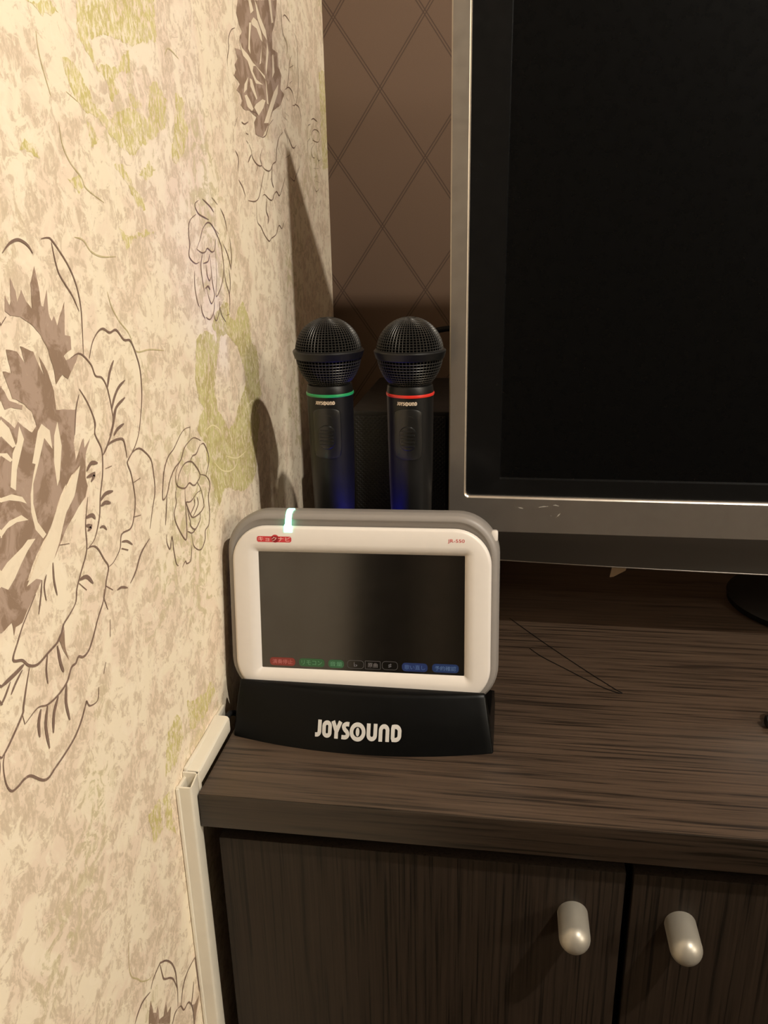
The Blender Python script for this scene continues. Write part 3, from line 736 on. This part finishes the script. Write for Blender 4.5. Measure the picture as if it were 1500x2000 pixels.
ring_loft('frame', [tvl(TX0, TX1, STEP, TZ1, 0.004, TY + 0.010), tvl(TX0, TX1, STEP, TZ1, 0.004, TY + 0.0012), tvl(TX0 + 0.0010, TX1 - 0.001, STEP + 0.0008, TZ1 - 0.001, 0.004, TY),
                    tvl(IX0 - 0.0012, IX1 + 0.0012, IZ0 - 0.0012, IZ1 + 0.0012, 0.0045, TY), tvl(IX0, IX1, IZ0, IZ1, 0.004, TY + 0.0010), tvl(IX0, IX1, IZ0, IZ1, 0.004, TY + 0.006)], M_SILVER, tv)
ring_loft('inner_trim', [tvl(IX0 - 0.0010, IX1 + 0.0010, IZ0 - 0.0010, IZ1 + 0.0010, 0.0045, TY - 0.0001), tvl(IX0 - 0.0004, IX1 + 0.0004, IZ0 - 0.0003, IZ1 + 0.0004, 0.0042, TY + 0.0003), tvl(IX0 + 0.0004, IX1 - 0.0004, IZ0 + 0.0005, IZ1 - 0.0004, 0.0036, TY + 0.0014), tvl(IX0 + 0.0004, IX1 - 0.0004, IZ0 + 0.0005, IZ1 - 0.0004, 0.0036, TY + 0.0045)], M_CHROME, tv)
ring_loft('inner_bezel', [tvl(IX0 - 0.001, IX1 + 0.001, IZ0 - 0.001, IZ1 + 0.001, 0.004, TY + 0.0042), tvl(SX0, SX1, SZ0, SZ1, 0.0006, TY + 0.0052), tvl(SX0 + 0.0008, SX1 - 0.0008, SZ0 + 0.0012, SZ1 - 0.0008, 0.0004, TY + 0.0072)], M_GLOSS, tv)
for sc_p in [[(0.2246, 0.142), (0.2267, 0.1416), (0.2288, 0.1412)], [(0.2412, 0.1425), (0.2449, 0.1433), (0.2487, 0.1436)], [(0.2527, 0.1446), (0.2548, 0.1449), (0.2577, 0.1439)], [(0.2565, 0.1349), (0.2577, 0.1363), (0.2589, 0.1377)], [(0.2507, 0.1356), (0.2524, 0.1352)]]:
    kid(link('scuff_mark', flat_mesh('scuff_mark', [ribbon(sc_p, 0.0011, 0.3)], lambda p: (p[0], TY - 0.00015, p[1])), M_SCUFF), tv)
kid(link('screen', box_mesh('screen', (SX0 + 0.0002, TY + 0.0071, SZ0 + 0.0004), (SX1 - 0.0002, TY + 0.0091, SZ1 - 0.0002)), M_TVSCREEN), tv)
# lower bezel: slopes back and bows down towards the middle of the set
def lipz(x): return 0.0838 + 0.0445 * ((x - 0.558) ** 2 - (0.2125 - 0.558) ** 2)
nx = 40
bm = bmesh.new(); L = []
for i in range(nx + 1):
    x = TX0 + (TX1 - TX0) * i / nx
    zb = lipz(x)
    L.append([(x, TY + 0.0006, STEP + 0.0010), (x, TY + 0.0012, STEP - 0.0006), (x, TY + 0.012, STEP - 0.014), (x, TY + 0.0245, zb + 0.0010), (x, TY + 0.0262, zb + 0.0004), (x, TY + 0.030, zb + 0.001), (x, TY + 0.03, STEP + 0.001)])
loft(bm, L)
me = bm_mesh(bm, 'lower_bezel'); smooth_angle(me, 0.5)
kid(link('lower_bezel', me, M_LIP), tv)
kid(link('lower_trim', tube_mesh('lower_trim', [(TX0 + (TX1 - TX0) * i / 20, TY + 0.0250, lipz(TX0 + (TX1 - TX0) * i / 20) + 0.0006) for i in range(21)], 0.0007, 6, 2), M_SILVER), tv)
bm = bmesh.new()
loft(bm, [tvl(TX0 + 0.0015, TX1 - 0.0015, STEP, TZ1 - 0.0015, 0.006, TY + 0.009), tvl(TX0 + 0.012, TX1 - 0.012, 0.100, TZ1 - 0.030, 0.008, TY + 0.032), tvl(TX0 + 0.10, TX1 - 0.10, 0.14, TZ1 - 0.11, 0.02, TY + 0.085)])
kid(link('back_housing', bm_mesh(bm, 'back_housing'), M_BLACK), tv)
def ell(cx, cy, rx, ry, z, n=56): return [(cx + rx * math.cos(2 * math.pi * k / n), cy + ry * math.sin(2 * math.pi * k / n), z) for k in range(n)]
bm = bmesh.new()
loft(bm, [ell(0.558, 0.355, 0.117, 0.095, 0.0), ell(0.558, 0.355, 0.118, 0.096, 0.006), ell(0.558, 0.355, 0.112, 0.090, 0.0105), ell(0.558, 0.355, 0.06, 0.05, 0.016)])
me = bm_mesh(bm, 'stand_base'); smooth_angle(me)
kid(link('stand_base', me, M_BLACK), tv)
kid(link('stand_neck', box_mesh('stand_neck', (0.513, 0.30, 0.014), (0.603, 0.345, 0.22), 0.006), M_BLACK), tv)
bm = bmesh.new()
tg = [(0.3114, 0.0552), (0.3147, 0.0558), (0.3250, 0.0623), (0.3258, 0.0655), (0.3258, 0.1275), (0.3132, 0.1275), (0.3128, 0.0650)]
loft(bm, [[(p[0], 0.2745, p[1]) for p in tg], [(p[0], 0.2760, p[1]) for p in tg]])
tag(link('paper_tag', bm_mesh(bm, 'paper_tag'), M_BEIGE), 'small beige tag hanging below the lower edge of the television', 'tag')

# ---------------------------------------------------------------- lettering of the maker's logo (units of letter height)
def arc(cx, cy, rx, ry, a0, a1, n=14): return [(cx + rx * math.cos(math.radians(a0 + (a1 - a0) * k / n)), cy + ry * math.sin(math.radians(a0 + (a1 - a0) * k / n))) for k in range(n + 1)]
def sub(pts, step=0.08):
    o = []
    for a, b in zip(pts[:-1], pts[1:]):
        n = max(1, int(math.dist(a, b) / step))
        o += [(a[0] + (b[0] - a[0]) * k / n, a[1] + (b[1] - a[1]) * k / n) for k in range(n)]
    return o + [pts[-1]]
W = 0.25
logo = []
def pen(pts, closed=False, w=W): logo.append(ribbon(sub(pts), w, 0, closed))
pen([(0.30, 1.0), (0.30, 0.34)] + arc(0.10, 0.33, 0.20, 0.205, -5, -80, 6) + [(0.0, 0.125)])
pen([(0.61, 0.66)] + arc(0.82, 0.68, 0.205, 0.195, 170, 10, 10) + arc(0.82, 0.32, 0.205, 0.195, -10, -170, 10), True)
pen([(1.22, 1.0), (1.47, 0.44)], w=0.255); pen([(1.74, 1.0), (1.47, 0.40), (1.47, 0.0)], w=0.255)
pen(catmull([(2.34, 0.875), (2.14, 0.88), (1.97, 0.76), (2.04, 0.58), (2.20, 0.44), (2.26, 0.27), (2.12, 0.13), (1.84, 0.125)], 4))
pen(arc(2.93, 0.48, 0.415, 0.42, 0, 352, 40), True, 0.25)
logo.append(poly_part(arc(2.93, 0.48, 0.125, 0.25, 0, 348, 24)))
pen([(3.67, 1.0), (3.67, 0.36)] + arc(3.90, 0.355, 0.23, 0.23, 185, 355, 12) + [(4.13, 0.36), (4.13, 1.0)])
pen([(4.49, 0.0), (4.49, 0.64)] + arc(4.72, 0.645, 0.23, 0.23, 175, 5, 12) + [(4.95, 0.64), (4.95, 0.0)])
pen([(5.31, 0.125), (5.31, 0.875)] + arc(5.50, 0.61, 0.26, 0.265, 90, 8, 8) + arc(5.50, 0.39, 0.26, 0.265, -8, -90, 8), True)

# ---------------------------------------------------------------- charging cradle of the touch panel
cr = thing('charging_cradle', 'black plastic charging cradle with large white logo holding the tablet', 'cradle', (0.1125, 0.09, 0.0))
ZT = 0.038
def cradle_front(s, t):
    """front face: s across -1..1, t from 0 (foot) to 1 (crease)"""
    x = (0.1125 + 0.0979 * s) * (1 - t) + (0.1102 + 0.0930 * s) * t
    y0 = 0.0570 + 0.0130 * s * s; y1 = 0.0795 + 0.0085 * s * s
    y = y0 + (y1 - y0) * t - 0.0022 * math.sin(math.pi * min(1, t * 0.9))
    return (x, y, ZT * t)
ns = 32
bm = bmesh.new(); loops = []
for i in range(ns + 1):
    s = -1 + 2 * i / ns
    lp = [cradle_front(s, t) for t in (0.0, 0.03, 0.12, 0.25, 0.4, 0.55, 0.7, 0.85, 0.94, 0.985)]
    xt = 0.1102 + 0.0930 * s; xb = 0.1125 + 0.0979 * s; yc = 0.0795 + 0.0085 * s * s
    lp += [(xt, yc + 0.0006, ZT + 0.0002), (xt, 0.0892, ZT), (xt, 0.0898, ZT - 0.001), ((xt + xb) / 2, 0.0868, 0.0216), ((xt + xb) / 2, 0.136, 0.0130), (xb, 0.138, 0.0115), (xb, 0.139, 0.0)]
    loops.append(lp)
loft(bm, loops)
bmesh.ops.recalc_face_normals(bm, faces=bm.faces)
ends = [e for e in bm.edges if len(e.link_faces) == 2 and any(len(f.verts) > 6 for f in e.link_faces)]
bmesh.ops.bevel(bm, geom=ends, offset=0.0012, segments=2, profile=0.5, affect='EDGES')
me = bm_mesh(bm, 'body'); smooth_angle(me, 0.7)
kid(link('body', me, M_BLACKSATIN), cr)
LS = 0.01085
def on_cradle(p):
    x = 0.0800 + p[0] * LS; z = 0.0098 + p[1] * LS * 1.02 - 0.0004
    t = z / ZT
    s = (x - 0.1125) / 0.0979
    for _ in range(4):
        xx = cradle_front(s, t)[0]; s += (x - xx) / 0.096
    q = cradle_front(s, t)
    return (q[0], q[1] - 0.00045, q[2] + 0.00025)
o = kid(link('logo_lettering', flat_mesh('logo_lettering', logo, on_cradle), M_GREY), cr)
o['label'] = 'white logo lettering'

# ---------------------------------------------------------------- touch panel tablet standing in the cradle
ex = Vector((0.99988507, -0.00259549, 0.01493695)); ez = Vector((-0.014309, 0.16402763, 0.98635196)); nn = ex.cross(ez)
tb = thing('touch_panel_tablet', 'white and grey touch panel remote with dark screen standing in black cradle', 'tablet')
TM = Matrix.Identity(4)
for i in range(3):
    TM[i][0], TM[i][1], TM[i][2], TM[i][3] = ex[i], -nn[i], ez[i], (0.10946, 0.10255, 0.09161)[i]
tb.matrix_world = TM
def tl(x0, x1, z0, z1, r, y, n=12): return [(p[0] * 1e-3, y * 1e-3, p[1] * 1e-3) for p in rrect(x0, x1, z0, z1, r, n)]
def tpart(name, me, mat, parent=tb): return link(name, me, mat, parent)
def tloft(name, loops, mat, c0, c1, ang=0.55):
    bm = bmesh.new(); loft(bm, loops, c0, c1)
    me = bm_mesh(bm, name); smooth_angle(me, ang)
    return tpart(name, me, mat)
def outl(i, y): return tl(-102 + i, 102 - i, -70 + i, 75.6 - i, 31 - i * 0.8, y)
tloft('shell', [outl(6.5, 0.6), outl(5.6, -0.4), outl(5.0, -0.6), outl(2.2, 0.9), outl(1.3, 1.9), outl(1.2, 2.6), outl(0.3, 4.0), outl(0, 8), outl(0, 18), outl(1.5, 23), outl(6, 26)], M_SHELL, True, True, 0.9)
tloft('face_plate', [tl(-97, 96.4, -66, 65.2, 27, 0.2), tl(-96.8, 96.2, -65.8, 65.0, 26.8, -1.2), tl(-96.0, 95.4, -65, 64.2, 26, -2.4), tl(-94.6, 94.0, -63.6, 62.8, 25, -3.0),
                     tl(-85.0, 84.6, -53.5, 52.2, 7, -3.2), tl(-83.0, 82.6, -51.4, 50.4, 5, -3.0), tl(-81.2, 80.8, -49.6, 48.6, 3.2, -2.2), tl(-77.4, 77.4, -45.6, 45.6, 0.8, -0.65), tl(-77.0, 77.0, -45.2, 45.2, 0.6, 0.4)], M_WHITE, False, False, 0.9)
scr = tpart('screen', box_mesh('screen', (-0.0774, 0.0000, -0.0456), (0.0774, 0.0006, 0.0456)), M_GLASS)
# buttons shown along the bottom of the screen
bt = [(-71.0, -51.1, -43.5, -37.1, (0.30, 0.045, 0.03), '演奏停止', (0.55, 0.16, 0.13)), (-48.1, -28.3, -43.5, -37.0, (0.045, 0.13, 0.045), 'リモコン', (0.14, 0.30, 0.14)),
      (-25.4, -13.3, -43.6, -37.1, (0.045, 0.14, 0.055), '音量', (0.14, 0.30, 0.15)), (-10.8, 2.0, -43.4, -36.9, None, '♭', (0.20, 0.18, 0.17)), (2.8, 14.6, -43.4, -36.8, None, '原曲', (0.20, 0.17, 0.15)),
      (15.7, 27.7, -43.3, -36.6, None, '♯', (0.20, 0.18, 0.17)), (30.8, 50.0, -43.7, -37.1, (0.02, 0.04, 0.14), '歌い直し', (0.09, 0.15, 0.30)), (53.4, 73.1, -43.5, -36.9, (0.02, 0.045, 0.14), '予約確認', (0.12, 0.19, 0.33))]
def glow(name, c, k=0.35): return emitter(name, c, k, tuple(0.3 * v for v in c))
def on_screen(y): return lambda p: (p[0] * 1e-3, y * 1e-3, p[1] * 1e-3)
for i, (x0, x1, z0, z1, c, s, tc) in enumerate(bt):
    r = 2.6
    if c is None:
        outer = rrect(x0, x1, z0, z1, r if i != 4 else 0.6, 5); inner = rrect(x0 + 0.35, x1 - 0.35, z0 + 0.35, z1 - 0.35, (r if i != 4 else 0.6) - 0.34, 5)
        n = len(outer); part = (outer + inner, [(k, (k + 1) % n, n + (k + 1) % n, n + k) for k in range(n)]); c = (0.11, 0.10, 0.09)
    else:
        o2 = rrect(x0, x1, z0, z1, r, 5); part = (o2, [tuple(range(len(o2)))])
    tpart('screen_button', flat_mesh('screen_button', [part], on_screen(-0.12)), glow('screen_button_glow', c), scr)
    tw = (x1 - x0) * (0.80 if len(s) > 1 else 0.22)
    cx, cz = (x0 + x1) / 2, (z0 + z1) / 2
    th = 3.6 if len(s) > 1 else 3.4
    if c is not None and 2 < i < 6: tw = min(tw, 7.4 if len(s) > 1 else 2.4)
    tpart('screen_button_text', flat_mesh('screen_button_text', [fit(text_part(s, 5), cx - tw / 2, cx + tw / 2, cz - th / 2, cz + th / 2)], on_screen(-0.22)), glow('screen_text_glow', tc, 0.5), scr)
# printed marks on the white face
badge = [poly_part(rrect(-77.0, -50.6, 53.2, 57.6, 1.6, 5)), poly_part([(-63.0 + 3.0 * math.cos(a * 0.2618), 55.9 + 3.0 * math.sin(a * 0.2618)) for a in range(24)])]
on_face = lambda y: (lambda p: (p[0] * 1e-3, y * 1e-3, p[1] * 1e-3))
tpart('title_print', flat_mesh('title_print', badge, on_face(-3.30)), M_RED)
tpart('title_lettering', flat_mesh('title_lettering', [fit(text_part('キョクナビ', 5), -76.0, -51.4, 53.9, 57.2)], on_face(-3.36)), plain('pink_white_print', (0.80, 0.52, 0.48), 0.5))
tpart('model_lettering', flat_mesh('model_lettering', [fit(text_part('JR-550', 5), 65.0, 77.0, 54.9, 58.1)], on_face(-3.30)), M_RED)
# green status light wrapping over the upper edge
path = [(61.2, -3.6), (63.2, -3.6), (65.3, -3.1), (67.2, -2.3), (70.4, -1.6), (73.4, 0.0), (75.6, 2.4), (76.7, 5.0), (76.7, 10.0)]
bm = bmesh.new()
lo = []
for k, (w, y) in enumerate(path):
    hw = 3.2 if k < 3 else 2.3
    lo.append([((-53 - hw) * 1e-3, y * 1e-3, w * 1e-3), ((-53 + hw) * 1e-3, y * 1e-3, w * 1e-3), ((-53 + hw) * 1e-3, (y + 1.0) * 1e-3, (w - 1.0) * 1e-3), ((-53 - hw) * 1e-3, (y + 1.0) * 1e-3, (w - 1.0) * 1e-3)])
loft(bm, lo)
o = tpart('status_light', bm_mesh(bm, 'status_light'), emitter('green_status_glow', (0.30, 1.0, 0.62), 4.0, (0.1, 0.5, 0.3)))
o['label'] = 'glowing green status light'
tpart('side_button', box_mesh('side_button', (0.0955, 0.003, 0.0555), (0.1005, 0.010, 0.0635), 0.0015), M_WHITE)

# ---------------------------------------------------------------- microphones in their stand
MZ = 0.0
stand = thing('microphone_stand', 'black two-cup microphone charging stand with blue lamp behind the tablet', 'microphone stand', (0.107, 0.185, 0.0))
MX = (0.0752, 0.1385); MY = 0.185
kid(link('foot', box_mesh('foot', (0.035, 0.150, 0.0), (0.180, 0.222, 0.018), 0.004), M_BLACK), stand)
cup_me = lathe_mesh('cup', [(0.0215, 0.018), (0.0215, 0.100), (0.0208, 0.101), (0.0190, 0.101), (0.0186, 0.100), (0.0186, 0.024), (0.0004, 0.0235)], 40)
cup_me.materials.append(M_BLACK)
for x in MX: kid(link('cup', cup_me, loc=(x, MY, 0)), stand)
kid(link('post', box_mesh('post', (0.1005, 0.160, 0.017), (0.1135, 0.175, 0.100), 0.002), M_BLACK), stand)
lampm = lathe_mesh('blue_lamp', [(0.0032, 0.0), (0.0032, 0.002), (0.0024, 0.004), (0.0005, 0.005)], 16)
bl = kid(link('blue_lamp', lampm, emitter('blue_lamp_glow', (0.02, 0.04, 1.0), 10.0), loc=(0.107, 0.1675, 0.0995)), stand)
bl['label'] = 'glowing blue lamp'
bo = lamp('blue_lamp_light', (0.107, 0.1675, 0.1055), 0.75, (0.02, 0.03, 1.0), 0.002, (0.107, 0.1675, 0.3), 76, 0.6)

HZ = 0.2735
def head_profile(r0, zt):
    return None
grille_bm = bmesh.new()
bmesh.ops.create_uvsphere(grille_bm, u_segments=58, v_segments=40, radius=0.0252)
for v in list(grille_bm.verts):
    if v.co.z < -0.001: v.co.z *= 1.22; 
for v in grille_bm.verts:
    if v.co.z < -0.020:
        k = max(0, (v.co.z + 0.031) / 0.011)
gone = [f for f in grille_bm.faces if f.calc_center_median().z < -0.0265]
bmesh.ops.delete(grille_bm, geom=gone, context='FACES')
inner_me = bpy.data.meshes.new('grille_foam')
g2 = grille_bm.copy(); bmesh.ops.scale(g2, vec=(0.965,) * 3, verts=g2.verts); g2.to_mesh(inner_me); g2.free(); inner_me.materials.append(M_FOAM)
for p in inner_me.polygons: p.use_smooth = True
bmesh.ops.wireframe(grille_bm, faces=list(grille_bm.faces), thickness=0.00062, offset=0.5, use_replace=True, use_even_offset=True)
grille_me = bm_mesh(grille_bm, 'grille'); grille_me.materials.append(M_WIRE)
band_prof = [(0.0250, -0.0050), (0.0262, -0.0046), (0.0272, -0.0012), (0.0276, 0.0006), (0.0268, 0.0016), (0.0250, 0.0020)]
band_me = lathe_mesh('grille_band', band_prof, 48, cap=False); band_me.materials.append(M_BLACK)
zc = 0.2415 - HZ                                             # colour band height relative to the head centre
body_prof = [(0.0172, -0.0252), (0.0176, -0.0262), (0.0181, zc + 0.0015), (0.0181, zc - 0.0025), (0.0179, zc - 0.02), (0.0174, zc - 0.06), (0.0163, zc - 0.10), (0.0150, zc - 0.15), (0.0145, -0.240), (0.0138, -0.2465), (0.0005, -0.2470)]
body_me = lathe_mesh('handle', body_prof, 48); body_me.materials.append(M_BLACK)
cb_prof = [(0.0178, -0.0014), (0.0186, -0.0010), (0.0188, 0.0), (0.0186, 0.0009), (0.0178, 0.0013)]
cb_me = lathe_mesh('colour_band', cb_prof, 48, cap=False)
def rad(z):
    for (r0, z0), (r1, z1) in zip(body_prof[:-1], body_prof[1:]):
        if z1 <= z <= z0: return r0 + (r1 - r0) * (z0 - z) / max(1e-9, z0 - z1)
    return 0.017
def on_handle(off): 
    def f(p):
        r = rad(p[1]) + off; a = p[0] / r
        return (r * math.sin(a), -r * math.cos(a), p[1])
    return f
def raised(name, outline, off, drop, mat):
    """a pad on the handle: outline in (arc length, height)"""
    bm = bmesh.new(); n = len(outline)
    cx = sum(p[0] for p in outline) / n; cz = sum(p[1] for p in outline) / n
    sc = lambda k: [(cx + (p[0] - cx) * k, cz + (p[1] - cz) * k) for p in outline]
    loops = [[on_handle(-drop)(p) for p in outline], [on_handle(off * 0.7)(p) for p in sc(0.985)], [on_handle(off)(p) for p in sc(0.93)], [on_handle(off)(p) for p in sc(0.5)]]
    loft(bm, loops, False, True)
    me = bm_mesh(bm, name); smooth_angle(me, 0.8)
    me.materials.append(mat)
    return me
plate_out = arc(0, zc - 0.0135, 0.0118, 0.0045, 0, 180, 14) + [(-0.0118, zc - 0.042), (-0.0105, zc - 0.0475)] + arc(0, zc - 0.0475, 0.0100, 0.0020, 180, 360, 8)[1:-1] + [(0.0105, zc - 0.0475), (0.0118, zc - 0.042)]
plate_me = raised('switch_plate', plate_out, 0.0009, 0.001, M_SWITCH)
sl_out = rrect(-0.0068, 0.0068, zc - 0.0415, zc - 0.0225, 0.0062, 8)
slide_me = raised('switch', sl_out, 0.0022, 0.0, M_SWITCH)
rib_mes = []
for k in range(5):
    z = zc - 0.0265 - k * 0.0028
    rb = raised('switch_rib', rrect(-0.0056, 0.0056, z - 0.0006, z + 0.0006, 0.0005, 3), 0.0030, -0.0018, M_SWITCH)
    rib_mes.append(rb)
arc_me = flat_mesh('plate_groove', [ribbon(arc(0, zc - 0.0185, 0.0058, 0.0040, 20, 160, 10), 0.0007)], on_handle(0.0009)); arc_me.materials.append(M_WIRE)
ml = 0.0024
mlogo_me = flat_mesh('logo_lettering', logo, lambda p: on_handle(0.0002)(((p[0] - 2.95) * ml * 1.12 - 0.0006, zc - 0.0066 + p[1] * ml * 1.15))); mlogo_me.materials.append(M_MICPRINT)
def microphone(x, bandmat, label):
    m = thing('microphone', label, 'microphone', (x, MY, HZ), 'karaoke microphones behind the tablet')
    link('grille', grille_me, None, m); link('grille_foam', inner_me, None, m); link('grille_band', band_me, None, m)
    link('handle', body_me, None, m)
    cm = cb_me.copy(); cm.materials.append(bandmat)
    link('colour_band', cm, None, m, (0, 0, zc))
    link('switch_plate', plate_me, None, m)
    s = link('switch', slide_me, None, m)
    for r in rib_mes: link('switch_rib', r, None, s)
    link('plate_groove', arc_me, None, m)
    link('logo_lettering', mlogo_me, None, m)
    return m
microphone(MX[0], M_GREENBAND, 'black microphone with green band nearest the floral wall')
microphone(MX[1], M_REDBAND, 'black microphone with red band nearest the television')

# ---------------------------------------------------------------- perforated black box behind the microphones
bx = thing('speaker_box', 'black box with perforated grille behind the microphones', 'speaker', (0.105, 0.39, 0.0))
kid(link('housing', box_mesh('housing', (0.068, 0.302, 0.004), (0.164, 0.485, 0.2025), 0.003), M_BLACK), bx)
def perforated():
    nb = NB('perforated_black_grille')
    v = nb.n('ShaderNodeTexVoronoi', feature='F1'); v.inputs['Randomness'].default_value = 0.0
    nb.put(v.inputs['Vector'], nb.coord(scale=(1, 0, 1), rot=(0, math.radians(45), 0))); v.inputs['Scale'].default_value = 330
    h = nb.ramp(v.outputs['Distance'], [(0.28, 0.0), (0.36, 1.0)])
    c = nb.mix(h, (0.0008, 0.0008, 0.0008), (0.006, 0.0055, 0.005))
    nb.bump(h, 0.5, 0.0008)
    return nb.out(c, 0.45, 0.0, 0.4)
kid(link('front_grille', box_mesh('front_grille', (0.072, 0.2995, 0.015), (0.158, 0.3025, 0.198), 0.001), perforated()), bx)
for sx in (0.08, 0.15):
    for sy in (0.32, 0.465): kid(link('foot', lathe_mesh('foot', [(0.008, 0.0), (0.008, 0.005)], 16), M_RUBBER, loc=(sx, sy, 0)), bx)
tag(link('speaker_cable', tube_mesh('speaker_cable', [(0.10, 0.505, 0.0045), (0.082, 0.505, 0.02), (0.078, 0.505, 0.15), (0.084, 0.51, 0.212), (0.106, 0.53, 0.238), (0.150, 0.548, 0.250), (0.24, 0.552, 0.235), (0.30, 0.552, 0.05), (0.32, 0.552, 0.006), (0.36, 0.55, 0.005)], 0.0035), M_RUBBER), 'black cable rising behind the perforated box near the dark wall', 'cable')

# ---------------------------------------------------------------- small things lying on the worktop
tag(link('thread', tube_mesh('thread', [(0.2218, 0.2916, 0.0006), (0.252, 0.246, 0.0005), (0.283, 0.202, 0.0005), (0.306, 0.1715, 0.0005), (0.3126, 0.1634, 0.0006), (0.306, 0.1655, 0.0006), (0.292, 0.176, 0.0005), (0.270, 0.198, 0.0005), (0.250, 0.218, 0.0005), (0.240, 0.232, 0.0005)], 0.00032, 6), M_RUBBER), 'thin black thread lying in a loop on the worktop', 'thread')
plug = thing('cable_plug', 'black cable plug on the worktop at the right picture edge', 'plug', (0.43, 0.128, 0.0))
pm = lathe_mesh('plug_body', [(0.0016, 0.0), (0.0042, 0.0012), (0.0052, 0.006), (0.0054, 0.022), (0.0036, 0.026), (0.0026, 0.036)], 20)
pm.transform(Matrix.Translation((0.4115, 0.127, 0.0056)) @ Matrix.Rotation(math.radians(90), 4, 'Y') @ Matrix.Rotation(math.radians(0), 4, 'Z'))
kid(link('plug_body', pm, M_BLACK), plug)
kid(link('cord', tube_mesh('cord', [(0.446, 0.127, 0.0056), (0.47, 0.128, 0.0032), (0.55, 0.15, 0.0026), (0.70, 0.17, 0.0026), (0.9, 0.28, 0.0026)], 0.0024), M_RUBBER), plug)
kid(link('strain_relief', tube_mesh('strain_relief', [(0.418, 0.130, 0.0098), (0.420, 0.136, 0.0110), (0.426, 0.143, 0.0060)], 0.0024), M_RUBBER), plug)
